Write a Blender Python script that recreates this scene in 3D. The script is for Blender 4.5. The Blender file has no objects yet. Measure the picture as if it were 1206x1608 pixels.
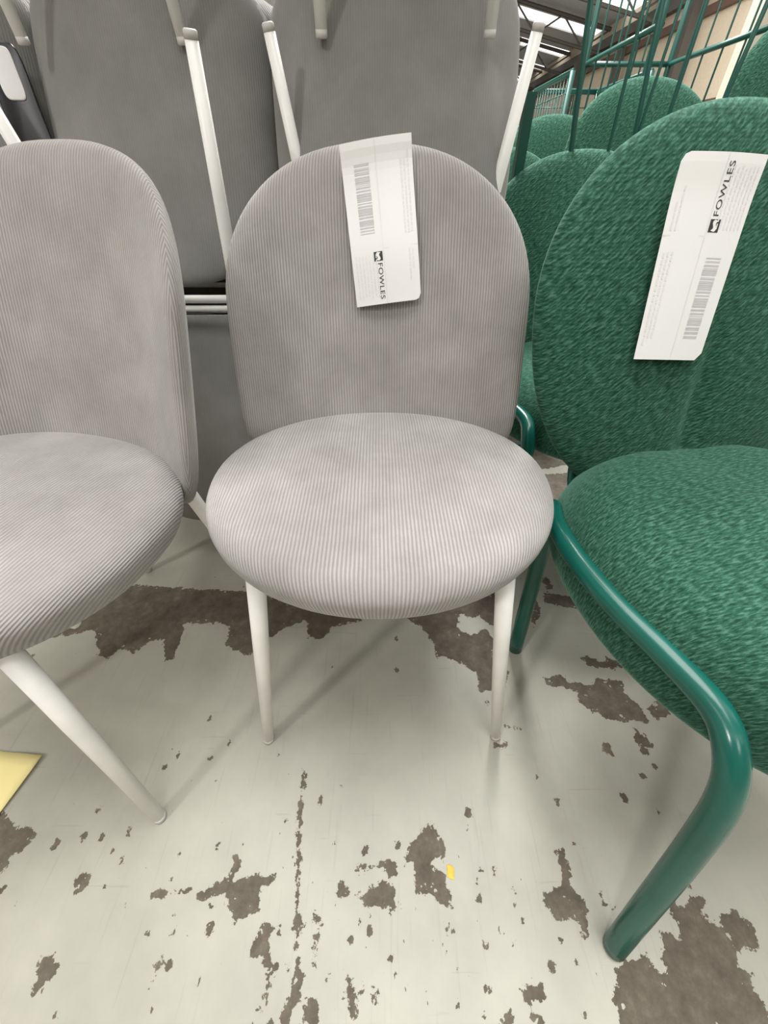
import bpy, bmesh, math, random
import numpy as np
from mathutils import Vector, Matrix, Euler
C = bpy.context.scene.collection
random.seed(7)
R = math.radians
# ------------------------------------------------------------ camera
cam = bpy.data.cameras.new('camera'); camo = bpy.data.objects.new('camera', cam); C.objects.link(camo)
cam.sensor_fit = 'HORIZONTAL'; cam.sensor_width = 36.0; cam.lens = 616.13/1206*36; cam.clip_start = .02; cam.clip_end = 300
camo.location = (0, 0, .7943); camo.rotation_euler = (R(90-41.10), 0, 0)
bpy.context.scene.camera = camo
# ------------------------------------------------------------ exposure, world, lights
vs = bpy.context.scene.view_settings
vs.view_transform = 'Standard'; vs.look = 'None'; vs.exposure = 0.0; vs.gamma = 1.0; vs.use_curve_mapping = False
w = bpy.data.worlds.new('daylight'); bpy.context.scene.world = w; w.use_nodes = True
bg = w.node_tree.nodes['Background']; bg.inputs[0].default_value = (1, .985, .95, 1); bg.inputs[1].default_value = 1.9
def area(name, loc, target, size, power, col=(1, 1, 1), sy=None):
    l = bpy.data.lights.new(name, 'AREA'); l.energy = power; l.color = col; l.size = size
    if sy: l.shape = 'RECTANGLE'; l.size_y = sy
    o = bpy.data.objects.new(name, l); C.objects.link(o); o.location = loc
    o.rotation_euler = (Vector(target)-Vector(loc)).to_track_quat('-Z', 'Y').to_euler(); return o
area('high_bay_light_behind', (.2, 4.6, 4.9), (0, .3, 0), 1.6, 690, (1, .985, .95))
area('high_bay_light_front', (-3.6, -3.2, 5.2), (0, .4, 0), .5, 125, (1, .985, .95))
area('wall_fill_far', (4.5, 11, 5.2), (9.5, 14, 2), 3, 900, (1, .97, .92))  # unseen fill lamp, added to brighten the right wall
area('front_fill_light', (1.6, -4.4, 4.8), (0, .5, 0), 1.6, 55, (1, .985, .95))  # unseen soft fill from the front, added to lift the floor under the seats
area('roof_light_above', (.2, .9, 5.3), (0, .5, 0), 3.6, 305, (1, .99, .96))
# ------------------------------------------------------------ material helpers
def newmat(name):
    m = bpy.data.materials.new(name); m.use_nodes = True
    nt = m.node_tree; b = nt.nodes['Principled BSDF']; return m, nt, b
def nd(nt, typ, **kw):
    n = nt.nodes.new(typ)
    for k, v in kw.items():
        if k.startswith('i_'):
            n.inputs[int(k[2:])].default_value = v
        else: setattr(n, k, v)
    return n
def lk(nt, a, b): nt.links.new(a, b)
def math_(nt, op, a, b=None, c=None):
    n = nt.nodes.new('ShaderNodeMath'); n.operation = op
    for i, v in enumerate((a, b, c)):
        if v is None: continue
        if isinstance(v, (int, float)): n.inputs[i].default_value = v
        else: nt.links.new(v, n.inputs[i])
    return n.outputs[0]
def noise(nt, vec, scale, detail=4, rough=.55):
    n = nd(nt, 'ShaderNodeTexNoise'); n.inputs['Scale'].default_value = scale
    n.inputs['Detail'].default_value = detail; n.inputs['Roughness'].default_value = rough
    if vec is not None: lk(nt, vec, n.inputs['Vector'])
    return n.outputs['Fac']
def ramp(nt, fac, stops):
    n = nd(nt, 'ShaderNodeValToRGB'); e = n.color_ramp.elements
    while len(e) < len(stops): e.new(.5)
    for q, (p, c) in zip(e, stops): q.position = p; q.color = (*c, 1)
    lk(nt, fac, n.inputs[0]); return n.outputs[0]
def mixc(nt, fac, a, b, mode='MIX'):
    n = nd(nt, 'ShaderNodeMix', data_type='RGBA', blend_type=mode)
    if isinstance(fac, (int, float)): n.inputs[0].default_value = fac
    else: lk(nt, fac, n.inputs[0])
    for i, v in ((6, a), (7, b)):
        if isinstance(v, tuple): n.inputs[i].default_value = (*v, 1)
        else: lk(nt, v, n.inputs[i])
    return n.outputs[2]
def bump(nt, b, h, strength, dist):
    n = nd(nt, 'ShaderNodeBump'); n.inputs['Strength'].default_value = strength; n.inputs['Distance'].default_value = dist
    lk(nt, h, n.inputs['Height']); lk(nt, n.outputs[0], b.inputs['Normal'])
def plain(name, col, rough=.5, metal=0, bumps=None, vary=.06):
    m, nt, b = newmat(name)
    tc = nd(nt, 'ShaderNodeTexCoord').outputs['Object']
    f = noise(nt, tc, 14, 3)
    lk(nt, ramp(nt, f, [(.3, tuple(c*(1-vary) for c in col)), (.7, tuple(min(1, c*(1+vary)) for c in col))]), b.inputs['Base Color'])
    b.inputs['Roughness'].default_value = rough; b.inputs['Metallic'].default_value = metal
    if bumps: bump(nt, b, noise(nt, tc, bumps[0], 3), bumps[1], .001)
    return m
def corduroy(name, col_lo, col_hi, period, rib=1.0):
    m, nt, b = newmat(name)
    uv = nd(nt, 'ShaderNodeUVMap'); uv.uv_map = 'fabric'
    sp = nd(nt, 'ShaderNodeSeparateXYZ'); lk(nt, uv.outputs[0], sp.inputs[0])
    tc = nd(nt, 'ShaderNodeTexCoord').outputs['Object']
    wob = math_(nt, 'MULTIPLY', math_(nt, 'SUBTRACT', noise(nt, tc, 16, 2), .5), .0020)
    u = math_(nt, 'ADD', sp.outputs[0], wob)
    s = math_(nt, 'SINE', math_(nt, 'MULTIPLY', u, 2*math.pi/period))
    h = math_(nt, 'POWER', math_(nt, 'MULTIPLY_ADD', s, .5, .5), .7)          # rounded wales, narrow grooves
    pile = noise(nt, tc, 7, 5, .6)
    fine = noise(nt, tc, 420, 2, .6)
    big = noise(nt, tc, 26, 4, .65)
    c = ramp(nt, pile, [(.32, col_lo), (.68, col_hi)])
    c = mixc(nt, math_(nt, 'MULTIPLY', math_(nt, 'SUBTRACT', big, .42), .9), c, tuple(x*.80 for x in col_lo))
    c = mixc(nt, math_(nt, 'MULTIPLY', math_(nt, 'SUBTRACT', 1.0, h), .50*rib), c, tuple(x*.30 for x in col_lo))
    c = mixc(nt, math_(nt, 'MULTIPLY', fine, .25), c, tuple(x*.75 for x in col_lo))
    lk(nt, c, b.inputs['Base Color'])
    b.inputs['Roughness'].default_value = .85
    b.inputs['Specular IOR Level'].default_value = .15
    b.inputs['Sheen Weight'].default_value = .30; b.inputs['Sheen Roughness'].default_value = .45
    hh = math_(nt, 'ADD', h, math_(nt, 'MULTIPLY', fine, .35))
    bump(nt, b, hh, .75*rib, .0011)
    return m
def woven(name, slant=-36):
    m, nt, b = newmat(name)
    uv = nd(nt, 'ShaderNodeUVMap'); uv.uv_map = 'fabric'
    tc = nd(nt, 'ShaderNodeTexCoord').outputs['Object']
    # slanted dashes in rows
    mp = nd(nt, 'ShaderNodeMapping'); lk(nt, uv.outputs[0], mp.inputs[0])
    mp.inputs['Rotation'].default_value = (0, 0, R(slant))
    mq = nd(nt, 'ShaderNodeMapping'); lk(nt, mp.outputs[0], mq.inputs[0]); mq.inputs['Scale'].default_value = (85, 370, 1)
    d = nd(nt, 'ShaderNodeTexNoise'); lk(nt, mq.outputs[0], d.inputs['Vector']); d.inputs['Scale'].default_value = 1; d.inputs['Detail'].default_value = 2.5
    d.inputs['Roughness'].default_value = .6
    sp = nd(nt, 'ShaderNodeSeparateXYZ'); lk(nt, uv.outputs[0], sp.inputs[0])
    rows = math_(nt, 'SINE', math_(nt, 'MULTIPLY', math_(nt, 'ADD', sp.outputs[1], math_(nt, 'MULTIPLY', noise(nt, tc, 40, 2), .004)), 2*math.pi/.0042))
    h = math_(nt, 'ADD', d.outputs['Fac'], math_(nt, 'MULTIPLY', rows, .025))
    c = ramp(nt, h, [(.34, (.008, .032, .020)), (.50, (.024, .084, .056)), (.68, (.080, .185, .132))])
    c = mixc(nt, math_(nt, 'MULTIPLY', noise(nt, tc, 9, 3), .35), c, (.010, .060, .040))
    lk(nt, c, b.inputs['Base Color'])
    b.inputs['Roughness'].default_value = .9; b.inputs['Specular IOR Level'].default_value = .12
    b.inputs['Sheen Weight'].default_value = .32; b.inputs['Sheen Roughness'].default_value = .4
    b.inputs['Sheen Tint'].default_value = (.45, .85, .68, 1)
    bump(nt, b, h, .8, .0018)
    return m
M = {}
M['cord'] = corduroy('grey_corduroy', (.300, .289, .276), (.440, .426, .412), .0046)
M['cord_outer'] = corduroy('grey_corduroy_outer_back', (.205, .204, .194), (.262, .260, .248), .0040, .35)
M['weave'] = woven('green_woven_fabric')
M['weave_seat'] = woven('green_woven_seat_fabric', -10)
M['white_metal'] = plain('white_powder_coated_steel', (.86, .86, .84), .36, 0, (300, .15))
M['grey_cap'] = plain('grey_plastic_glide', (.52, .51, .49), .55)
M['dark_base'] = plain('black_underside_cloth', (.030, .029, .028), .9, 0, (200, .4))
M['green_metal'] = plain('green_powder_coated_steel', (.004, .088, .068), .22, 0, (180, .06), .12)
M['dark_green'] = plain('dark_green_steel_wire', (.006, .075, .060), .4)
M['paper'] = plain('white_label_paper', (.77, .77, .775), .42, 0, (30, .25), .01)
M['yellow'] = plain('pale_yellow_paper', (.90, .78, .36), .7, 0, (20, .2), .02)
M['ink'] = plain('black_ink', (.03, .03, .035), .6)
M['grey_ink'] = plain('grey_ink', (.50, .50, .53), .6)
M['pale_ink'] = plain('pale_ink', (.70, .70, .71), .6)
M['pouch'] = plain('black_plastic_pouch', (.012, .013, .018), .25)
M['rust'] = plain('red_brown_painted_steel', (.13, .075, .055), .6)
M['truss'] = plain('brown_grey_steel_truss', (.09, .08, .07), .6)
M['cream'] = plain('cream_wall_sheeting', (.68, .58, .45), .8)
M['pale_column'] = plain('pale_cream_painted_steel', (.52, .48, .39), .6)
M['roofsheet'] = plain('pale_roof_sheeting', (.62, .64, .66), .7)
M['beige'] = plain('beige_end_wall', (.36, .31, .24), .8)
# floor: chipped pale paint on brown concrete
def floor_mat():
    m, nt, b = newmat('chipped_painted_concrete')
    tc = nd(nt, 'ShaderNodeTexCoord').outputs['Object']
    at = nd(nt, 'ShaderNodeAttribute'); at.attribute_name = 'chip_and_shade'
    sk = nd(nt, 'ShaderNodeAttribute'); sk.attribute_name = 'speck'
    n1 = math_(nt, 'MULTIPLY', math_(nt, 'SUBTRACT', noise(nt, tc, 55, 5, .65), .5), .030)
    n2 = math_(nt, 'MULTIPLY', math_(nt, 'SUBTRACT', noise(nt, tc, 170, 4, .7), .5), .012)
    sd = math_(nt, 'ADD', math_(nt, 'ADD', at.outputs['Fac'], n1), n2)
    mp = nd(nt, 'ShaderNodeMapping'); lk(nt, tc, mp.inputs[0]); mp.inputs['Rotation'].default_value = (0, 0, R(12)); mp.inputs['Scale'].default_value = (1.5, .8, 1)
    sn = noise(nt, mp.outputs[0], 62, 4, .62)
    spk = math_(nt, 'GREATER_THAN', math_(nt, 'ADD', sn, math_(nt, 'MULTIPLY', sk.outputs['Fac'], .12)), .735)
    chip_and_shade = math_(nt, 'MAXIMUM', math_(nt, 'LESS_THAN', sd, 0), spk)
    wl = nd(nt, 'ShaderNodeAttribute'); wl.attribute_name = 'worn'
    chip_and_shade = math_(nt, 'MAXIMUM', chip_and_shade, math_(nt, 'MULTIPLY', math_(nt, 'GREATER_THAN', wl.outputs['Fac'], .5), math_(nt, 'GREATER_THAN', math_(nt, 'ADD', noise(nt, tc, 7, 7, .62), n1), .625)))
    # small flakes of paint left inside the bare patches
    fl = math_(nt, 'GREATER_THAN', noise(nt, tc, 75, 3, .5), .66)
    chip_and_shade = math_(nt, 'MULTIPLY', chip_and_shade, math_(nt, 'SUBTRACT', 1.0, math_(nt, 'MULTIPLY', fl, math_(nt, 'GREATER_THAN', sd, -.012))))
    paint = ramp(nt, noise(nt, tc, 5, 5, .6), [(.3, (.325, .322, .275)), (.7, (.45, .445, .385))])
    mp2 = nd(nt, 'ShaderNodeMapping'); lk(nt, tc, mp2.inputs[0]); mp2.inputs['Rotation'].default_value = (0, 0, R(-14)); mp2.inputs['Scale'].default_value = (150, 7, 1)
    sc = nd(nt, 'ShaderNodeTexNoise'); lk(nt, mp2.outputs[0], sc.inputs['Vector']); sc.inputs['Scale'].default_value = 1; sc.inputs['Detail'].default_value = 4
    paint = mixc(nt, math_(nt, 'MULTIPLY', ramp_f(nt, sc.outputs['Fac'], .60, .74), .30), paint, (.25, .24, .20))
    mp3 = nd(nt, 'ShaderNodeMapping'); lk(nt, tc, mp3.inputs[0]); mp3.inputs['Rotation'].default_value = (0, 0, R(40)); mp3.inputs['Scale'].default_value = (9, 120, 1)
    sc3 = nd(nt, 'ShaderNodeTexNoise'); lk(nt, mp3.outputs[0], sc3.inputs['Vector']); sc3.inputs['Scale'].default_value = 1; sc3.inputs['Detail'].default_value = 3
    paint = mixc(nt, math_(nt, 'MULTIPLY', ramp_f(nt, sc3.outputs['Fac'], .68, .74), .25), paint, (.22, .21, .18))
    paint = mixc(nt, math_(nt, 'MULTIPLY', noise(nt, tc, 120, 4, .7), .22), paint, (.34, .33, .28))
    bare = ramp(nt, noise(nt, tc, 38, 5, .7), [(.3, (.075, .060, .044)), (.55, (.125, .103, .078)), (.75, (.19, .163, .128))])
    lk(nt, mixc(nt, chip_and_shade, paint, bare), b.inputs['Base Color'])
    lk(nt, math_(nt, 'MULTIPLY_ADD', chip_and_shade, .33, .42), b.inputs['Roughness'])
    h = math_(nt, 'ADD', math_(nt, 'MULTIPLY', chip_and_shade, -1.0), math_(nt, 'MULTIPLY', noise(nt, tc, 90, 4), .35))
    bump(nt, b, h, .35, .0012)
    return m
def ramp_f(nt, f, a, b_):
    n = nd(nt, 'ShaderNodeMapRange'); n.inputs[1].default_value = a; n.inputs[2].default_value = b_; n.clamp = True
    lk(nt, f, n.inputs[0]); return n.outputs[0]
M['floor'] = floor_mat()
# ------------------------------------------------------------ object helpers
def link(name, me, mat, parent=None, smooth=True):
    me.materials.clear(); me.materials.append(mat)
    if smooth:
        me.polygons.foreach_set('use_smooth', [True]*len(me.polygons))
    o = bpy.data.objects.new(name, me); C.objects.link(o)
    if parent: o.parent = parent
    return o
def obj(name, verts, faces, mat, parent=None, smooth=True, uv=None):
    me = bpy.data.meshes.new(name); me.from_pydata([tuple(v) for v in verts], [], faces)
    if uv is not None:
        l = me.uv_layers.new(name='fabric')
        for i, lp in enumerate(me.loops): l.data[i].uv = uv[lp.vertex_index]
    bm = bmesh.new(); bm.from_mesh(me); bmesh.ops.recalc_face_normals(bm, faces=bm.faces); bm.to_mesh(me); bm.free()
    return link(name, me, mat, parent, smooth)
def tag(o, label, cat, group=None):
    o['label'] = label; o['category'] = cat
    if group: o['group'] = group
    return o
def empty(name, loc, rot=(0, 0, 0)):
    o = bpy.data.objects.new(name, None); o.empty_display_size = .1; C.objects.link(o); o.location = loc; o.rotation_euler = rot; return o
def structure(o): o['kind'] = 'structure'; return o
def copy_tree(o, parent=None):
    c = o.copy(); C.objects.link(c)
    if parent: c.parent = parent
    for ch in list(o.children): copy_tree(ch, c)
    return c
def tube(path, rad, n=14, cap=True):
    """swept round tube; rad a number or one per point"""
    P = [Vector(p) for p in path]; N = len(P)
    rr = rad if isinstance(rad, (list, tuple)) else [rad]*N
    T = [(P[min(i+1, N-1)]-P[max(i-1, 0)]).normalized() for i in range(N)]
    a = T[0].orthogonal().normalized(); V = []; F = []
    for i in range(N):
        a = (a-T[i]*a.dot(T[i])).normalized(); b = T[i].cross(a)
        for k in range(n):
            t = 2*math.pi*k/n; V.append(P[i]+(a*math.cos(t)+b*math.sin(t))*rr[i])
    for i in range(N-1):
        for k in range(n):
            F.append((i*n+k, i*n+(k+1) % n, (i+1)*n+(k+1) % n, (i+1)*n+k))
    if cap: F.append(tuple(range(n))[::-1]); F.append(tuple((N-1)*n+k for k in range(n)))
    return V, F
def merge(parts):
    V = []; F = []
    for v, f in parts:
        o = len(V); V += list(v); F += [tuple(i+o for i in q) for q in f]
    return V, F
def boxvf(x0, x1, y0, y1, z0, z1):
    V = [(x, y, z) for x in (x0, x1) for y in (y0, y1) for z in (z0, z1)]
    return V, [(0, 1, 3, 2), (4, 6, 7, 5), (0, 4, 5, 1), (2, 3, 7, 6), (0, 2, 6, 4), (1, 5, 7, 3)]
def catmull(P, k=8):
    P = [Vector(p) for p in P]; Q = [P[0]*2-P[1]]+P+[P[-1]*2-P[-2]]; out = []
    for i in range(1, len(Q)-2):
        for j in range(k):
            t = j/k; p0, p1, p2, p3 = Q[i-1:i+3]
            out.append(.5*((2*p1)+(p2-p0)*t+(2*p0-5*p1+4*p2-p3)*t*t+(3*p1-p0-3*p2+p3)*t**3))
    out.append(P[-1]); return out
def fillet(P, rads, k=8):
    """polyline with rounded corners"""
    P = [Vector(p) for p in P]; out = [P[0]]
    for i in range(1, len(P)-1):
        r = rads[i-1]; a = (P[i-1]-P[i]); b = (P[i+1]-P[i]); r_ = min(r, a.length*.48, b.length*.48)
        A = P[i]+a.normalized()*r_; B = P[i]+b.normalized()*r_
        for j in range(k+1):
            t = j/k; out.append((1-t)**2*A+2*t*(1-t)*P[i]+t*t*B)
    out.append(P[-1]); return out
# ------------------------------------------------------------ setting
def seg_dist(X, Y, poly):
    """signed distance of the grid to a closed polygon, negative inside"""
    D = np.full(X.shape, 1e9); inside = np.zeros(X.shape, bool); n = len(poly)
    for i in range(n):
        ax, ay = poly[i]; bx, by = poly[(i+1) % n]
        dx, dy = bx-ax, by-ay; L = dx*dx+dy*dy+1e-12
        t = np.clip(((X-ax)*dx+(Y-ay)*dy)/L, 0, 1)
        D = np.minimum(D, np.hypot(X-ax-t*dx, Y-ay-t*dy))
        if ay != by:
            c = ((ay > Y) != (by > Y)) & (X < (bx-ax)*(Y-ay)/(by-ay)+ax)
            inside ^= c
    return np.where(inside, -D, D)
CHIPS_AND_SHADE=[[(-0.725,0.485),(-0.775,0.474),(-0.76,0.507),(-0.729,0.568),(-0.677,0.616),(-0.62,0.63),(-0.535,0.622),(-0.485,0.616),(-0.355,0.61),(-0.255,0.587),(-0.158,0.559),(-0.065,0.546),(-0.049,0.524),(-0.086,0.515),(-0.122,0.507),(-0.133,0.474),(-0.17,0.482),(-0.183,0.524),(-0.224,0.507),(-0.256,0.482),(-0.272,0.459),(-0.294,0.436),(-0.355,0.463),(-0.354,0.507),(-0.39,0.518),(-0.462,0.515),(-0.457,0.482),(-0.454,0.429),(-0.471,0.424),(-0.492,0.474),(-0.518,0.474),(-0.546,0.443),(-0.585,0.451),(-0.594,0.429),(-0.619,0.436),(-0.66,0.498)],[(0.045,0.541),(0.069,0.554),(0.115,0.563),(0.187,0.582),(0.279,0.611),(0.279,0.541),(0.257,0.507),(0.225,0.532),(0.181,0.541),(0.169,0.507),(0.194,0.482),(0.235,0.507),(0.246,0.474),(0.235,0.436),(0.261,0.4),(0.247,0.37),(0.212,0.36),(0.193,0.357),(0.194,0.4),(0.157,0.421),(0.131,0.436),(0.113,0.429),(0.113,0.459),(0.095,0.498)],[(0.331,0.39),(0.362,0.393),(0.38,0.38),(0.424,0.373),(0.442,0.386),(0.489,0.38),(0.485,0.357),(0.5,0.329),(0.504,0.299),(0.482,0.305),(0.463,0.302),(0.428,0.308),(0.403,0.32),(0.387,0.335),(0.392,0.357),(0.364,0.37),(0.335,0.37)],[(0.514,0.326),(0.55,0.341),(0.559,0.323),(0.546,0.311),(0.519,0.305)],[(0.471,0.294),(0.49,0.272),(0.493,0.256),(0.477,0.258),(0.475,0.238),(0.462,0.251)],[(0.401,0.264),(0.411,0.266),(0.418,0.251),(0.411,0.241),(0.398,0.251)],[(0.42,0.432),(0.442,0.437),(0.463,0.421),(0.499,0.425),(0.509,0.408),(0.471,0.407),(0.433,0.414)],[(0.067,0.147),(0.079,0.143),(0.095,0.123),(0.092,0.103),(0.073,0.101),(0.077,0.092),(0.09,0.085),(0.095,0.049),(0.084,0.051),(0.069,0.064),(0.051,0.066),(0.045,0.081),(0.044,0.099),(0.031,0.097),(0.04,0.121),(0.056,0.135)],[(0.263,0.11),(0.276,0.112),(0.281,0.085),(0.277,0.074),(0.291,0.057),(0.285,0.04),(0.275,0.02),(0.273,0.038),(0.242,0.04),(0.231,0.054),(0.234,0.066),(0.257,0.072),(0.266,0.092)],[(0.315,0.064),(0.327,0.056),(0.325,0.051),(0.313,0.049)],[(0.41,0.061),(0.419,0.064),(0.419,0.051),(0.458,0.064),(0.468,0.061),(0.458,0.048),(0.449,0.042),(0.468,0.029),(0.471,0.04),(0.502,0.046),(0.512,0.035),(0.512,0.017),(0.5,0.011),(0.474,0.006),(0.467,-0.005),(0.482,-0.008),(0.474,-0.019),(0.481,-0.032),(0.479,-0.056),(0.288,-0.056),(0.295,-0.024),(0.312,-0.003),(0.338,0.006),(0.35,0.006),(0.36,-0.008),(0.37,-0.005),(0.383,0.026),(0.401,0.02),(0.412,0.032),(0.403,0.048)],[(-0.229,0.11),(-0.222,0.112),(-0.218,0.099),(-0.223,0.081),(-0.188,0.085),(-0.18,0.078),(-0.179,0.067),(-0.178,0.051),(-0.196,0.042),(-0.213,0.038),(-0.222,0.054),(-0.239,0.064),(-0.274,0.059),(-0.272,0.067),(-0.243,0.076),(-0.231,0.085)],[(-0.339,0.066),(-0.283,0.071),(-0.282,0.067),(-0.337,0.061)],[(-0.183,0.08),(-0.16,0.086),(-0.154,0.079),(-0.177,0.076)],[(-0.668,0.17),(-0.63,0.162),(-0.597,0.145),(-0.552,0.135),(-0.55,0.127),(-0.563,0.11),(-0.572,0.103),(-0.573,0.085),(-0.594,0.074)],[(-0.462,0.081),(-0.44,0.085),(-0.436,0.072),(-0.449,0.064)],[(-0.46,0.003),(-0.44,0.009),(-0.443,0.0),(-0.429,-0.003),(-0.439,-0.019),(-0.445,-0.029),(-0.452,-0.024),(-0.451,-0.014)],[(-0.171,0.032),(-0.159,0.037),(-0.145,0.032),(-0.143,0.026),(-0.159,0.026),(-0.152,0.006),(-0.147,-0.019),(-0.15,-0.042),(-0.158,-0.039),(-0.155,-0.019),(-0.162,0.003),(-0.181,0.003),(-0.176,0.017)],[(-0.143,0.221),(-0.137,0.221),(-0.133,0.141),(-0.119,0.042),(-0.109,0.034),(-0.117,0.023),(-0.111,-0.008),(-0.102,-0.016),(-0.118,-0.051),(-0.132,-0.051),(-0.119,-0.024),(-0.117,-0.003),(-0.121,0.023),(-0.131,0.029),(-0.124,0.042),(-0.139,0.141)],[(-0.1,0.045),(-0.087,0.035),(-0.089,0.017),(-0.091,-0.003),(-0.097,0.011),(-0.094,0.026)],[(-0.072,0.064),(-0.062,0.078),(-0.049,0.067),(-0.063,0.059)],[(-0.042,0.064),(0.0,0.078),(0.014,0.071),(0.014,0.051),(0.0,0.054),(-0.025,0.049)],[(-0.046,0.093),(0.0,0.098),(0.0,0.095),(-0.041,0.09)],[(-0.306,-0.003),(-0.294,0.009),(-0.291,0.0),(-0.3,-0.007)],[(0.177,-0.021),(0.202,-0.019),(0.209,-0.029),(0.177,-0.036)],[(0.143,-0.044),(0.159,-0.043),(0.157,-0.051),(0.137,-0.051)],[(0.179,-0.042),(0.199,-0.041),(0.201,-0.049),(0.181,-0.048)],[(-0.051,-0.027),(-0.037,-0.021),(-0.034,-0.044),(-0.042,-0.045)],[(-0.015,-0.017),(-0.011,-0.017),(-0.011,-0.032),(-0.015,-0.032)],[(-0.097,-0.032),(-0.084,-0.028),(-0.081,-0.051),(-0.102,-0.051)],[(0.0,0.095),(0.01,0.108),(0.022,0.099),(0.014,0.081),(0.0,0.088)],[(0.0,0.072),(0.009,0.071),(0.016,0.051),(0.007,0.046),(-0.005,0.057)],[(0.404,0.644),(0.421,0.657),(0.429,0.622),(0.41,0.612)],[(0.397,0.606),(0.445,0.596),(0.473,0.587),(0.466,0.555),(0.426,0.564),(0.391,0.577)],[(0.375,0.657),(0.391,0.668),(0.382,0.636),(0.367,0.63)],[(0.373,0.606),(0.372,0.55),(0.345,0.507),(0.345,0.55)],[(0.417,0.064),(0.423,0.067),(0.422,0.057),(0.415,0.057)],[(0.202,0.264),(0.228,0.264),(0.214,0.253),(0.2,0.257)],[(0.23,0.297),(0.27,0.287),(0.269,0.284),(0.232,0.291)],[(0.544,1.108),(0.669,1.12),(0.546,0.784),(0.464,0.784)],[(0.623,1.891),(1.049,1.891),(0.747,1.175),(0.667,1.175),(0.577,1.143),(0.442,1.143)],[(-0.145,-0.047),(-0.142,-0.042),(-0.136,-0.05),(-0.144,-0.051)]]  # large patches near the second green chair are shade painted as bare concrete
DOTS=[(-0.559,0.243,0.0031),(-0.53,0.302,0.0027),(-0.334,0.307,0.0044),(-0.387,0.258,0.0037),(-0.37,0.244,0.0031),(-0.388,0.226,0.0045),(-0.311,0.238,0.0046),(-0.291,0.204,0.003),(-0.107,0.175,0.0072),(-0.192,0.244,0.0031),(-0.469,0.164,0.0057),(-0.472,0.131,0.0068),(-0.513,0.121,0.0058),(-0.445,0.129,0.0041),(-0.407,0.137,0.0059),(-0.261,0.119,0.0063),(-0.401,0.101,0.0048),(-0.411,0.074,0.003),(-0.317,0.11,0.0027),(-0.319,0.078,0.0038),(-0.137,0.151,0.0037),(-0.134,0.121,0.0036),(-0.03,0.114,0.0062),(-0.248,0.051,0.0057),(-0.291,0.028,0.0036),(-0.269,0.028,0.0044),(-0.242,0.032,0.0056),(-0.327,0.023,0.0031),(-0.406,-0.014,0.0022),(-0.24,-0.016,0.003),(-0.285,-0.003,0.0027),(-0.302,-0.021,0.0022),(-0.421,0.111,0.0027),(-0.764,0.432,0.0062),(-0.109,0.411,0.0043),(-0.275,0.35,0.0017),(-0.284,0.264,0.0021),(-0.046,0.02,0.0035),(-0.034,0.034,0.0028),(-0.02,0.029,0.0044),(-0.044,-0.014,0.0049),(-0.027,-0.024,0.0033),(-0.073,-0.014,0.0026),(-0.142,-0.004,0.0023),(-0.291,-0.037,0.0022),(-0.409,-0.042,0.0018),(-0.559,0.071,0.0042),(-0.201,-0.008,0.0019),(-0.158,0.151,0.0023),(-0.071,0.199,0.002),(0.029,0.478,0.0058),(0.141,0.376,0.0029),(0.027,0.404,0.0048),(0.205,0.338,0.0051),(0.289,0.175,0.0057),(0.402,0.183,0.0067),(0.451,0.16,0.0033),(0.298,0.118,0.0054),(0.146,0.092,0.0039),(0.168,0.092,0.0056),(0.191,0.067,0.0029),(0.138,0.162,0.0066),(0.134,0.142,0.0032),(0.196,0.034,0.0032),(0.089,0.032,0.0036),(0.138,0.014,0.0031),(0.084,0.01,0.0023),(0.009,0.002,0.0031),(0.093,-0.037,0.0029),(0.053,-0.032,0.0033),(0.254,-0.001,0.0038),(0.222,-0.003,0.0053),(0.25,-0.043,0.0029),(0.178,0.019,0.0031),(0.242,0.019,0.0031),(0.449,0.072,0.0034),(0.138,0.061,0.0033),(0.167,0.026,0.0028),(0.131,-0.024,0.0029),(0.126,-0.044,0.0032),(0.479,0.228,0.003),(0.529,0.243,0.0031),(0.45,0.211,0.004),(0.164,0.474,0.0032),(0.482,0.432,0.0031),(0.02,0.121,0.004),(0.023,0.051,0.002),(0.065,0.02,0.0024),(0.265,0.211,0.002),(0.396,0.106,0.0022)]

xs = np.concatenate([[-6, -3, -1.6], np.arange(-1.05, 1.0501, .005), [1.6, 3, 6, 10]])
ys = np.concatenate([[-8, -4, -1.5, -.6], np.arange(-.25, 1.2501, .005), [2, 4, 10, 25, 46]])
X, Y = np.meshgrid(xs, ys)
sd = np.full(X.shape, .06)
for poly in CHIPS_AND_SHADE: sd = np.minimum(sd, seg_dist(X, Y, poly))
for x, y, r in DOTS: sd = np.minimum(sd, np.hypot((X-x)*1.25, Y-y)-r)
def blob(cx, cy, rx, ry): return np.exp(-((X-cx)/rx)**2-((Y-cy)/ry)**2)
speck = .45*blob(-.02, .02, .16, .10)+.6*blob(.25, .60, .10, .12)+.3*blob(-.35, .1, .3, .12)+.35*blob(.1, .48, .14, .1)+.3*blob(.2, .0, .2, .2)+.55*blob(-.35, .62, .2, .05)-.3*blob(.0, .3, .2, .14)
worn = ((X < -1.0) | (X > .72) | (Y > 1.2) | (Y < -.12)).astype(float)     # the worn floor outside the traced patches
nx, ny = len(xs), len(ys)
FV = np.stack([X.ravel(), Y.ravel(), np.zeros(X.size)], 1)
idx = np.arange(nx*ny).reshape(ny, nx)
FF = np.stack([idx[:-1, :-1], idx[:-1, 1:], idx[1:, 1:], idx[1:, :-1]], -1).reshape(-1, 4)
me = bpy.data.meshes.new('floor'); me.from_pydata(FV.tolist(), [], FF.tolist())
for nm, arr in (('chip_and_shade', sd), ('speck', speck), ('worn', worn)):
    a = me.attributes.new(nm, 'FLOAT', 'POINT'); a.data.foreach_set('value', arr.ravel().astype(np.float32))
structure(link('floor', me, M['floor'], smooth=False))

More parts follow.
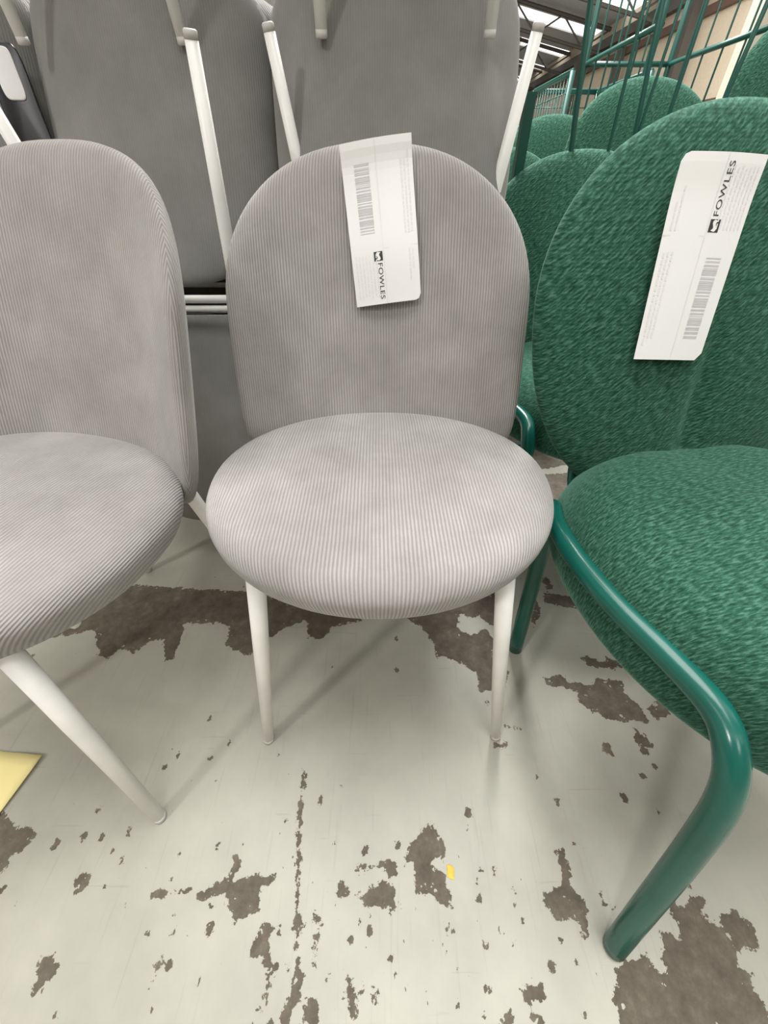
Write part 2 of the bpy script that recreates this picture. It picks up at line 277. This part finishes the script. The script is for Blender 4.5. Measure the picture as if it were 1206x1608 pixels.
# warehouse shell far behind the chairs
def box(name, b, mat, parent=None): return obj(name, *boxvf(*b), mat, parent, smooth=False)
WX = 10.0; ZE = 5.6; YE = 45.0
structure(box('wall_right', (WX, WX+.2, -8, YE, 0, ZE), M['cream']))
structure(box('wall_back', (-6.2, WX+.2, YE, YE+.2, 0, 9), M['beige']))
structure(box('wall_left', (-6.2, -6, -8, YE, 0, 8.6), M['beige']))
structure(box('wall_front', (-6.2, WX+.2, -8.2, -8, 0, 9), M['beige']))
# roof sloping up to the left, in opaque sheets with strips of daylight between
def roof_strip(y0, y1):
    V = [(WX+.3, y0, ZE), (WX+.3, y1, ZE), (-6, y1, 8.6), (-6, y0, 8.6)]
    return V+[(x, y, z+.05) for x, y, z in V], [(0, 1, 2, 3), (7, 6, 5, 4), (0, 4, 5, 1), (1, 5, 6, 2), (2, 6, 7, 3), (3, 7, 4, 0)]
rp = []
y = -8.0
while y < YE:
    rp.append(roof_strip(y, min(y+2.7, YE))); y += 4.2
structure(obj('ceiling', *merge(rp), M['roofsheet'], smooth=False))
# trusses: one thing each
def roofz(x): return ZE+(WX-x)/16*3.0
k = 0
for ty in (12, 17, 22, 27, 32, 37, 42):
    pr_ = []
    lo = lambda x: roofz(x)-.9
    pr_.append(tube([(WX, ty, roofz(WX)-.15), (-6, ty, roofz(-6)-.15)], .07, 6))
    pr_.append(tube([(WX, ty, lo(WX)), (-6, ty, lo(-6))], .06, 6))
    xx = WX; up = True
    while xx > -5:
        a = (xx, ty, (roofz(xx)-.15) if up else lo(xx)); b = (xx-1.1, ty, lo(xx-1.1) if up else roofz(xx-1.1)-.15)
        pr_.append(tube([a, b], .035, 5)); up = not up; xx -= 1.1
    t = structure(obj('trim_%d' % (k+1), *merge(pr_), M['truss'], smooth=False)); k += 1
# wall girts and eave beam running along the right wall
structure(box('trim_8', (WX-.25, WX-.002, -6, YE-.01, ZE-.75, ZE-.45), M['truss']))
structure(box('trim_9', (WX-.16, WX-.002, -6, YE-.01, 4.35, 4.55), M['rust']))
structure(box('trim_10', (WX-.12, WX-.002, -6, YE-.01, 2.3, 2.42), M['rust']))
k = 11
for cy in (9.5, 14.5, 19.5, 24.5, 29.5):
    structure(box('trim_%d' % k, (WX-.45, WX-.17, cy-.15, cy+.15, 0, ZE-.76), M['truss'])); k += 1

structure(box('trim_%d' % k, (2.42, 2.55, 4.0, 4.14, 0, 6.0), M['pale_column']))
# ------------------------------------------------------------ grey corduroy chair
RB = .33                                   # plan radius of the wrapped back
SAG = .092
def sag(x):
    q = abs(x)/.212; return SAG*(.30*q*q+.70*q**4.5)
_xs = [i*.222/60 for i in range(0, 64)]; _sl = [0]
for _i in range(1, 64): _sl.append(_sl[-1]+math.hypot(_xs[_i]-_xs[_i-1], sag(_xs[_i])-sag(_xs[_i-1])))
def arc(x): return math.copysign(float(np.interp(abs(x), _xs, _sl)), x)
def superloop(n, a, bu, bl, eu, el, cz, bottom=None):
    out = []
    for i in range(n):
        t = 2*math.pi*i/n; c, s = math.cos(t), math.sin(t)
        e = eu if s >= 0 else el; b = bu if s >= 0 else bl
        out.append((a*math.copysign(abs(c)**(2/e), c), cz+b*math.copysign(abs(s)**(2/e), s)))
    return out
def gray_back():
    N = 96; K = 22
    loop = superloop(N, .205, .205, .240, 2.6, 5.5, .620)
    rings = [1-(1-i/K)**1.7 for i in range(1, K+1)]     # denser to the rim
    V = []; UV = []; F = []
    TH = .046
    def pt(x, z, side, r):
        t = TH/2*(max(0, 1-r**9))**.5
        if side > 0: t *= 1
        dd = (sag(abs(x)+.001)-sag(abs(x)-.001))/.002*math.copysign(1, x) if x else 0
        n = Vector((dd, 1)).normalized()
        o = TH/2+side*t
        return (x+n.x*(o if side > 0 or r > .5 else o), .1715+.3716*(z-.455)-sag(x)+n.y*o, z)
    def uu(px, pz, r, side):
        # the cloth rolls over the rim: stripes keep their pitch round the edge
        drop = TH/2*(1-(max(0, 1-r**9))**.5)
        return (arc(px)+math.copysign(min(1, abs(px)/.2), px)*drop*(1 if side < 0 else 1), pz)
    cx, cz = 0, .62
    for side in (-1, 1):
        V.append(pt(cx, cz, side, 0)); UV.append((0, cz))
        for r in rings[:-1] if side > 0 else rings:
            for (x, z) in loop:
                px, pz = cx+(x-cx)*r, cz+(z-cz)*r
                V.append(pt(px, pz, side, r)); UV.append(uu(px, pz, r, side))
    def q(off, i, j): return off+i*N+j % N
    for j in range(N): F.append((0, q(1, 0, j), q(1, 0, j+1)))
    for i in range(K-1):
        for j in range(N): F.append((q(1, i, j), q(1, i+1, j), q(1, i+1, j+1), q(1, i, j+1)))
    c2 = 1+K*N; o2 = c2+1
    for j in range(N): F.append((c2, q(o2, 0, j+1), q(o2, 0, j)))
    for i in range(K-2):
        for j in range(N): F.append((q(o2, i, j), q(o2, i, j+1), q(o2, i+1, j+1), q(o2, i+1, j)))
    for j in range(N): F.append((q(o2, K-2, j), q(o2, K-2, j+1), q(1, K-1, j+1), q(1, K-1, j)))
    return V, F, UV
def pad(a, bf, bb, cy, ztop, zbot, crown, inset, e=2.0, N=96, wob=None, zrim=None, under=0.0, inb=None):
    """rounded cushion: plan loop x profile"""
    loop = []
    for i in range(N):
        t = 2*math.pi*i/N; c, s = math.cos(t), math.sin(t)
        b = bb if s >= 0 else bf
        loop.append((a*math.copysign(abs(c)**(2/e), c), b*math.copysign(abs(s)**(2/e), s)))
    zm = zrim if zrim is not None else (ztop+zbot)/2
    V = []; UV = []; F = []; rows = []
    V.append((0, cy, ztop+crown)); UV.append((0, cy))
    L = []
    for i in range(1, 11):
        r = i/10; L.append((r, 0))             # top: r of the inset loop
    for i in range(1, 9):
        t = i/8*math.pi/2; L.append((1, t))
    for i in range(1, 9):
        t = math.pi/2+i/8*math.pi/2; L.append((1, t))
    for i in range(1, 8):
        L.append((1-i/8, math.pi))
    for (r, t) in L:
        for (x, y) in loop:
            d = math.hypot(x, y); k0 = (d-inset)/d
            kb = 1-(inb if inb else inset)/d
            k = (k0+(1-k0)*math.sin(t)) if t > 0 else k0*r
            if t > math.pi/2: k = kb+(1-kb)*math.sin(t)
            if t >= math.pi: k = kb*r
            if t <= 0: z = ztop+crown*(1-r*r)
            elif t < math.pi/2: z = zm+(ztop-zm)*math.cos(t)
            elif t < math.pi: z = zm+(zm-zbot)*math.cos(t)
            else: z = zbot+under*(1-r*r)
            V.append((x*k, cy+y*k, z)); UV.append((x*k+(0 if t <= 0 else (ztop-z)*x/d), cy+y*k+(.0 if t <= 0 else (ztop-z)*y/d)))
    V.append((0, cy, zbot+under)); UV.append((0, cy))
    if wob: V = [wob(*v) for v in V]
    R_ = len(L)
    for j in range(N): F.append((0, 1+j, 1+(j+1) % N))
    for i in range(R_-1):
        for j in range(N): F.append((1+i*N+j, 1+(i+1)*N+j, 1+(i+1)*N+(j+1) % N, 1+i*N+(j+1) % N))
    e_ = len(V)-1
    for j in range(N): F.append((e_, 1+(R_-1)*N+(j+1) % N, 1+(R_-1)*N+j))
    return V, F, UV
def gray_chair(rear=.166, name='dining_chair', rear_top=.125, rear_y=(.185, .2476)):
    root = empty(name, (0, 0, 0))
    V, F, UV = pad(.245, .232, .192, .0, .470, .392, .012, .034, 2.06, zrim=.448, inb=.060,
                   wob=lambda x, y, z: (x, y, z+.004*max(0, (-.05-y)/.18)**2))
    obj('seat', V, F, M['cord'], root, True, UV)
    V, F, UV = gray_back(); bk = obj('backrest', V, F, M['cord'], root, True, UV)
    bk.data.materials.append(M['cord_outer'])          # outside of the back gets a darker colour and weaker ribs
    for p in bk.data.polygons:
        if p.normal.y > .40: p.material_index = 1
    V, F, UV = pad(.180, .175, .16, .0, .390, .376, 0, .02, 2.0, N=48)
    obj('seat_base', V, F, M['dark_base'], root)
    for sx, sy in ((-1, -1), (1, -1), (-1, 1), (1, 1)):
        if sy < 0: top, foot = Vector((sx*.158, -.146, .415)), Vector((sx*.210, -.198, 0))
        else: top, foot = Vector((sx*rear_top, rear_y[0]-.004, .410)), Vector((sx*rear, rear_y[1], 0))
        d = (foot-top)
        c0 = top+d*.978
        V, F = tube([top, top+d*.35, c0], [.0125, .0118, .0092], 18)
        leg = obj('leg', V, F, M['white_metal'], root)
        V, F = tube([c0-d*.002, foot-d*.004, foot], [.0094, .0094, .0070], 18); obj('foot_cap', V, F, M['grey_cap'], leg)
    for yy, hx in ((-.085, .165), (rear_y[0]-.04, rear_top)):
        V, F = tube([(-hx, yy, .374), (hx, yy, .374)], .0075, 10); obj('crossbar', V, F, M['white_metal'], root)
    V, F = tube([(-rear_top-.004, rear_y[0]+.014, .342), (rear_top+.004, rear_y[0]+.014, .342)], .0075, 10); obj('crossbar', V, F, M['white_metal'], root)
    return root
base = gray_chair()
used = set()
def place(src, loc, rot, label, cat='chair', group=None):
    if src.name not in used: o = src; used.add(src.name)
    else: o = copy_tree(src)
    o.location = loc; o.rotation_euler = rot; tag(o, label, cat, group); return o
cc = place(base, (-.0058, .4703, 0), (0, 0, R(.8)), 'grey corduroy dining chair in the middle of the front row, paper label over its back')
lc = place(base, (-.5184, .3966, 0), (0, 0, R(-14)), 'grey corduroy dining chair at the left edge, turned aside, no label on it')
PI = math.pi
S1 = .966; U = .470                       # inverted chair height; underside it offers to the next
def stack(x, cols, g='grey corduroy chairs stacked behind the front row'):
    for kind, (dx, yy, *dz), label in cols:
        dz = dz[0] if dz else 0
        if kind == 'A': place(base, (x+dx, yy, 0), (0, 0, 0), label, group=g)
        if kind == 'a': place(base, (x+dx, yy, 0), (0, 0, PI), label, group=g)
        if kind == 'D': place(base, (x+dx, yy, S1+dz), (PI, 0, 0), label, group=g)           # inverted, back towards us
        if kind == 'd': place(base, (x+dx, yy, S1), (0, PI, 0), label, group=g)           # inverted, front legs towards us
        if kind == 'L': place(base, (x+dx, yy, U), (0, 0, 0), label, group=g)
        if kind == 'K': place(base, (x+dx, yy, U+S1), (PI, 0, 0), label, group=g)
stack(-.42, [
 ('A', (0, 1.10), 'grey chair standing on the floor at the bottom of the left stack'),
 ('D', (-.010, 1.08, -.027), 'upside-down grey chair low in left stack, white leg rising left of the middle chair'),
 ('L', (0, 1.28), 'upright grey chair in the dark gap of the left stack, under the hanging back'),
 ('K', (-.012, 1.26), 'upside-down grey chair whose broad back hangs behind the left front chair')])
stack(.02, [
 ('A', (0, 1.10), 'grey chair standing on the floor hidden low in the middle stack'),
 ('d', (.01, 1.15), 'upside-down grey chair low in the middle stack, two white legs splaying up'),
 ('L', (0, 1.26), 'upright grey chair inside the middle stack, behind the broad hanging back'),
 ('K', (0, 1.21), 'upside-down grey chair whose broad back hangs behind the paper label of the middle chair')])
stack(-.865, [
 ('A', (0, 1.22), 'grey chair at the bottom of the stack cut off by the left edge'),
 ('D', (0, 1.20), 'upside-down grey chair low in the stack cut off by the left edge'),
 ('L', (0, 1.28), 'upright grey chair in the stack cut off by the left edge'),
 ('K', (.01, 1.27), 'upside-down grey chair at the left edge with a black pouch on its back')])
top = gray_chair(.136, rear_top=.128, rear_y=(.21, .225))
place(top, (.035, 1.205, 1.005), (R(-13), 0, PI), 'top chair of the middle stack, only its two white leg ends hang into view', group='topmost chairs of the grey stacks')
# turned so that its narrow rear legs come down nearest the aisle
tl = copy_tree(top)
tl.location = (-.478, 1.25, 1.005)
tag(tl, 'top chair of the left stack, only its two white leg ends hang into view', 'chair', 'topmost chairs of the grey stacks')
# ------------------------------------------------------------ green chair with tube frame
def green_back():
    N = 96; K = 22; loop = superloop(N, .262, .223, .280, 2.1, 2.1, .640)
    rings = [1-(1-i/K)**1.7 for i in range(1, K+1)]; TH = .085
    V = []; UV = []; F = []
    def pt(x, z, side, r):
        t = TH/2*(max(0, 1-r**3.2))**.5
        y = .255+.35*(z-.45)+TH/2+side*t
        if side < 0:
            low = max(0, min(1, (.66-z)/.14))
            y += .012*math.exp(-(x/.016)**2)*low*(1-r**4)+.008*math.exp(-(x/.07)**2)*low*(1-r**4)
        y -= .10*x*x
        return (x, y, z)
    for side in (-1, 1):
        V.append(pt(0, .64, side, 0)); UV.append((0, .64))
        for r in rings[:-1] if side > 0 else rings:
            for (x, z) in loop:
                V.append(pt(x*r, .64+(z-.64)*r, side, r)); UV.append((x*r+(.02 if side > 0 else 0), .64+(z-.64)*r))
    def q(off, i, j): return off+i*N+j % N
    for j in range(N): F.append((0, q(1, 0, j), q(1, 0, j+1)))
    for i in range(K-1):
        for j in range(N): F.append((q(1, i, j), q(1, i+1, j), q(1, i+1, j+1), q(1, i, j+1)))
    c2 = 1+K*N; o2 = c2+1
    for j in range(N): F.append((c2, q(o2, 0, j+1), q(o2, 0, j)))
    for i in range(K-2):
        for j in range(N): F.append((q(o2, i, j), q(o2, i, j+1), q(o2, i+1, j+1), q(o2, i+1, j)))
    for j in range(N): F.append((q(o2, K-2, j), q(o2, K-2, j+1), q(1, K-1, j+1), q(1, K-1, j)))
    return V, F, UV
def green_chair():
    root = empty('lounge_chair', (0, 0, 0))
    def wob(x, y, z):
        if z > .40:
            k = max(0, min(1, (y-.08)/.18))
            z -= .009*math.exp(-(x/.06)**2)*k
        return (x, y, z)
    V, F, UV = pad(.256, .280, .250, .088, .470, .318, .012, .095, 2.2, zrim=.372, wob=wob)
    obj('seat', V, F, M['weave_seat'], root, True, UV)
    V, F, UV = green_back(); obj('backrest', V, F, M['weave'], root, True, UV)
    for s in (-1, 1):
        foot = (-.236, -.228, .004)
        P = [(-.230, -.205, .10), (-.221, -.165, .27), (-.217, -.142, .352), (-.215, -.118, .392), (-.213, -.085, .408), (-.226, -.030, .412),
             (-.2430, .035, .412), (-.2520, .105, .412), (-.2470, .175, .410), (-.226, .225, .398), (-.212, .240, .355), (-.208, .228, .22)]
        path = catmull([foot]+P+[(-.2025, .209, .004)], 7)
        path = [(p[0]*-s, p[1], p[2]) for p in path]
        fr = obj('side_frame', *tube(path, .0142, 20), M['green_metal'], root)
        for e in (path[0], path[-1]):
            obj('foot_cap', *tube([(e[0], e[1], .006), (e[0], e[1], 0)], .0130, 16), M['grey_cap'], fr)
        up = catmull([(s*.12, .20, .335), (s*.12, .30, .335), (s*.12, .345, .37), (s*.12, .372, .50), (s*.12, .40, .58)], 6)
        obj('back_support', *tube(up, .010, 12), M['green_metal'], root)
    for yy in (.02, .20):
        obj('crossbar', *tube([(-.24, yy, .395 if yy < 0 else .40), (-.18, yy, .316), (.18, yy, .316), (.24, yy, .395 if yy < 0 else .40)], .010, 12), M['green_metal'], root)
    return root
gb = green_chair(); gb.location = (.515, .27, 0); gb.rotation_euler = (0, 0, R(7.5))
tag(gb, 'green woven chair with glossy tube frame at the right edge, paper label on its back', 'chair')
def green(loc, rot, label, scale=1, group='green woven chairs behind the front green chair'):
    o = copy_tree(gb); o.location = loc; o.rotation_euler = rot; o.scale = (1, 1, scale); tag(o, label, 'chair', group); return o
green((.51, .845, 0), (0, 0, R(2)), 'green chair directly behind the front green one, beside the middle grey back', .965)
green((.455, 1.62, 0), (0, 0, 0), 'single green chair with its low dome left of the narrow dome, behind the steel rack')
green((.90, 1.58, 0), (0, 0, 0), 'bottom green chair of the stack whose dome rises behind the front green chair')
green((.90, 1.52, .17), (0, 0, 0), 'top green chair of the stack with a broad dome, behind the slim steel uprights')
green((.80, 2.18, 0), (0, 0, 0), 'bottom green chair of the second stack back')
green((.80, 2.12, .125), (0, 0, 0), 'top green chair of the second stack back, narrow dome left of the broad dome')
green((.80, 2.80, 0), (0, 0, 0), 'bottom green chair of the farthest stack')
green((.80, 2.74, .125), (0, 0, 0), 'top green chair of the farthest stack, smallest dome by the green post')
for i, z in enumerate((0, .165, .33)):
    green((1.42, 1.66-.055*i, z), (0, 0, 0), ['bottom green chair of the stack at the right edge', 'second green chair of the stack at the right edge',
          'highest green chair, its dome cut off by the top right edge'][i])

# ------------------------------------------------------------ steel uprights and wire cages
ur = empty('steel_rack', (.6, 1.28, 0))
def rel(p): return (p[0]-.6, p[1]-1.28, p[2])
for i, (xb, _, xt, r) in enumerate([(.449, 0, .424, .0065), (.537, 0, .531, .004), (.590, 0, .570, .0055), (.598, 0, .603, .0035), (.655, 0, .654, .0050), (.766, 0, .776, .0050)]):
    zb = .83 if i == 0 else .86
    xt_, xb_ = xt, xb
    s = (xt-xb)/(1.053-zb-.05)
    obj('upright', *tube([rel((xb-s*(zb), 1.28, .0)) if abs(s) < .05 else rel((xb, 1.28, .012)), rel((xb, 1.28, zb)), rel((xt+s*.5, 1.28, 1.55))], r, 8), M['dark_green'], ur)
obj('rail', *tube([rel((.30, 1.28, 1.55)), rel((.95, 1.28, 1.55))], .008, 8), M['dark_green'], ur)
obj('rail', *tube([rel((.30, 1.28, .012)), rel((.95, 1.28, .012))], .010, 8), M['dark_green'], ur)
obj('post', *boxvf(.318-.6, .340-.6, -.012, .012, 0, .925), M['dark_green'], ur, smooth=False)
tag(ur, 'dark green steel rack of slim uprights standing between the green chairs', 'rack')
def cage(name, x0, x1, y0, y1, zr, zt, cell, r, label):
    root = empty(name, ((x0+x1)/2, (y0+y1)/2, 0)); ox, oy = (x0+x1)/2, (y0+y1)/2
    a, b = (x1-x0)/2, (y1-y0)/2
    for sx, sy in ((-1, -1), (1, -1), (-1, 1), (1, 1)):
        obj('post', *tube([(sx*a, sy*b, 0), (sx*a, sy*b, zt)], .014, 8), M['dark_green'], root)
    def side(p, q, nme):
        p = Vector(p); q = Vector(q); L = (q-p).length; n = max(2, round(L/cell)); parts = []
        for i in range(1, n):
            t = p.lerp(q, i/n); parts.append(tube([(t.x, t.y, .12), (t.x, t.y, zt)], r, 5))
        z = .12
        while z < zt:
            parts.append(tube([(p.x, p.y, z), (q.x, q.y, z)], r, 5)); z += cell*1.5
        obj(nme, *merge(parts), M['dark_green'], root)
        for z in (zr, zt):
            obj('rail', *tube([(p.x, p.y, z), (q.x, q.y, z)], .010, 8), M['dark_green'], root)
    side((-a, -b, 0), (-a, b, 0), 'wire_side'); side((a, -b, 0), (a, b, 0), 'wire_side'); side((-a, b, 0), (a, b, 0), 'wire_side')
    obj('cage_floor', *boxvf(-a, a, -b, b, .10, .12), M['dark_green'], root, smooth=False)
    tag(root, label, 'cage')
cage('wire_cage', 1.03, 1.46, 2.30, 3.02, 1.20, 2.0, .145, .0045, 'tall dark green wire cage behind the broad green dome')
cage('wire_cage', 1.00, 1.42, 3.10, 3.80, 1.18, 1.19, .055, .0028, 'lower dark green wire cage of fine mesh, beyond the tall one')

# ------------------------------------------------------------ paper labels
def label_sheet(name, corners, bulge, label, flip):
    """corners TL, TR, BR, BL in world metres; a thin sheet, print laid out on it"""
    TL, TR, BR, BL = [Vector(c) for c in corners]
    org = (TL+TR+BR+BL)/4; nrm = (TR-TL).cross(BL-TL).normalized()
    if nrm.y > 0: nrm = -nrm
    def P(u, v, off=0):                 # u across left-right, v top-down
        p = TL.lerp(TR, u).lerp(BL.lerp(BR, u), v)
        return p+nrm*(bulge(u, v)+off)-org
    nu, nv = 12, 24; V = []; F = []; cut = .045
    for off in (0, -.0004):
        for j in range(nv+1):
            for i in range(nu+1): V.append(P(i/nu, j/nv, off))
    n1 = (nu+1)*(nv+1); g = lambda i, j, o: o*n1+j*(nu+1)+i
    # clipped corners
    for (i, j, di, dj) in ((0, 0, .4, .25),) if flip else ((nu, nv, -.4, -.25),):
        for o in (0, 1):
            V[g(i, j, o)] = P((i+di)/nu, (j+dj)/nv, -.0004*o)
    if flip:
        for o in (0, 1): V[g(nu, nv, o)] = P((nu-.6)/nu, (nv-.4)/nv, -.0004*o)
    for j in range(nv):
        for i in range(nu):
            F.append((g(i, j, 0), g(i+1, j, 0), g(i+1, j+1, 0), g(i, j+1, 0)))
            F.append((g(i, j, 1), g(i, j+1, 1), g(i+1, j+1, 1), g(i+1, j, 1)))
    for i in range(nu):
        for j in (0, nv): F.append((g(i, j, 0), g(i, j, 1), g(i+1, j, 1), g(i+1, j, 0)))
    for j in range(nv):
        for i in (0, nu): F.append((g(i, j, 0), g(i, j+1, 0), g(i, j+1, 1), g(i, j, 1)))
    root = empty(name, org); tag(root, label, 'label')
    obj('sheet', V, F, M['paper'], root, smooth=False)
    W_ = (TR-TL).length; H_ = (BL-TL).length; asp = H_/W_
    # landscape layout: X 0..1 along the length, Y 0..1 across (up = letter tops)
    def Q(X_, Y_, off=.0003):
        return P(1-Y_, 1-X_, off) if flip else P(Y_, X_, off)
    def quads(rects, sub=4):
        V = []; F = []
        for (x0, x1, y0, y1) in rects:
            o = len(V); m = max(1, int((x1-x0)*24)+1)
            for i in range(m+1):
                X_ = x0+(x1-x0)*i/m; V.append(Q(X_, y0)); V.append(Q(X_, y1))
            for i in range(m): F.append((o+2*i, o+2*i+2, o+2*i+3, o+2*i+1))
        return V, F
    rnd = random.Random(3)
    bars = []; x = .12
    while x < .54:
        w_ = rnd.choice((.0025, .0035, .006, .009)); bars.append((x, x+w_, .17, .38)); x += w_+rnd.choice((.003, .004, .007, .010))
    obj('barcode', *quads(bars), M['grey_ink'], root)
    obj('divider', *quads([(.0, 1, .478, .486)]+[(.635, .639, .5, 1)]), M['pale_ink'], root)
    rows = []
    def words(x0, x1, y0, h):
        x = x0
        while x < x1-.01:
            w_ = rnd.uniform(.010, .045); rows.append((x, min(x1, x+w_), y0, y0+h)); x += w_+.008
    for y0 in (.06, .11, .16, .21, .26, .31, .36): words(.67, .95, y0, .014)
    for y0 in (.82, .87, .92): words(.12 if y0 < .9 else .08, .56, y0, .022)
    for y0 in (.86, .91): words(.66, .86 if y0 < .9 else .80, y0, .018)
    obj('small_print', *quads(rows), M['pale_ink'], root)
    # logo: black square with a pale round S-shaped mark
    lx0, lx1, ly0, ly1 = .655, .715, .335, .465
    obj('logo_square', *quads([(lx0, lx1, ly0, ly1)]), M['ink'], root)
    V = []; F = []
    cx_, cy_ = (lx0+lx1)/2, (ly0+ly1)/2; rx, ry = (lx1-lx0)*.5, (ly1-ly0)*.5
    ss = []
    for i in range(33):                # S band from corner to corner
        t = i/32*2-1; a = t*.95
        yy = math.sin(a*2.6)*.42
        ss.append((a*.80+.25*yy, yy-a*.55))
    for (a, b) in ss:
        for k in (-1, 1):
            V.append(Q(cx_+rx*(a+k*.10), cy_+ry*(b+k*.34), .0005))
    for i in range(32): F.append((2*i, 2*i+2, 2*i+3, 2*i+1))
    obj('logo_mark', V, F, M['paper'], root)
    cu = bpy.data.curves.new('lettering', 'FONT'); cu.body = 'FOWLES'; cu.size = 1; cu.space_character = 1.1
    to = bpy.data.objects.new('lettering_curve', cu); C.objects.link(to)
    bpy.context.view_layer.update()
    dg = bpy.context.evaluated_depsgraph_get(); me = bpy.data.meshes.new_from_object(to.evaluated_get(dg))
    bpy.data.objects.remove(to)
    xs_ = [v.co.x for v in me.vertices]; x0, x1 = min(xs_), max(xs_); ys_ = [v.co.y for v in me.vertices]; y0, y1 = min(ys_), max(ys_)
    for v in me.vertices:
        v.co = Q(.73+.235*(v.co.x-x0)/(x1-x0), .385+.068*(v.co.y-y0)/(y1-y0), .0004)
    link('lettering', me, M['ink'], root, smooth=False)
    return root
def bulge_centre(u, v): return .004+.003*math.sin(math.pi*u)+.005*math.exp(-(v/.09)**2)-.002*math.sin(v*7)
label_sheet('paper_label', [(-.0639, .7676, .8181), (.0381, .7745, .8309), (.0593, .6991, .6375), (-.0435, .699, .6254)], bulge_centre,
            'white paper label with barcode hung over the back of the middle grey chair', False)
label_sheet('paper_label', [(.3478, .6276, .8082), (.4590, .6411, .8051), (.4445, .5632, .5896), (.3443, .5520, .5954)],
            lambda u, v: .005+.003*math.sin(math.pi*u)+.003*math.exp(-(v/.12)**2), 'white paper label with barcode on the back of the front green chair', True)

# ------------------------------------------------------------ small things
# pale yellow sheet lying on the floor at the left edge
V = []; F = []; n = 10; ox, oy = -.61, .242; e1 = Vector((-.995, .10)); e2 = Vector((-.19, -.98))
for o in (0, 1):
    for j in range(n+1):
        for i in range(n+1):
            p = e1*(.15*i/n)+e2*(.21*j/n); z = .0012+.006*(1-i/n)**3*(1-j/n)**3+.002*math.sin(i*.7+j*.4)**2+(0.0006 if o == 0 else 0)
            V.append((p.x, p.y, z))
n1 = (n+1)**2
for j in range(n):
    for i in range(n):
        a = j*(n+1)+i; F.append((a, a+1, a+n+2, a+n+1)); F.append((n1+a, n1+a+n+1, n1+a+n+2, n1+a+1))
for i in range(n):
    for a, b in ((i, i+1), (n*(n+1)+i, n*(n+1)+i+1), (i*(n+1), (i+1)*(n+1)), (i*(n+1)+n, (i+1)*(n+1)+n)): F.append((a, b, n1+b, n1+a))
o = obj('paper_sheet', V, F, M['yellow']); o.location = (ox, oy, 0); tag(o, 'pale yellow paper sheet lying on the floor at the left edge', 'paper')
# tiny yellow flake
V, F, UV = pad(.0055, .008, .009, 0, .0016, .0002, .0006, .002, 2.6, N=14)
V = [(x+.002*math.sin(y*600), y, z) for x, y, z in V]
M['flake'] = plain('orange_yellow_flake', (.85, .50, .06), .6)
o = obj('flake', V, F, M['flake']); o.location = (0.1, 0.088, 0); tag(o, 'tiny orange-yellow flake lying on the floor below the middle chair', 'flake')
# black pouch with white paper on the hanging back at the far left
pc = empty('document_pouch', (-.668, 1.035, .880), (R(76), 0, R(24)))
V, F, UV = pad(.030, .085, .085, 0, .006, 0, .002, .004, 6, N=40); obj('pouch', V, F, M['pouch'], pc)
V, F, UV = pad(.017, .035, .035, .042, .0105, .007, .001, .002, 5, N=32); obj('paper', V, F, M['paper'], pc)
tag(pc, 'black pouch with a slip of white paper on the grey back at the left edge', 'pouch')
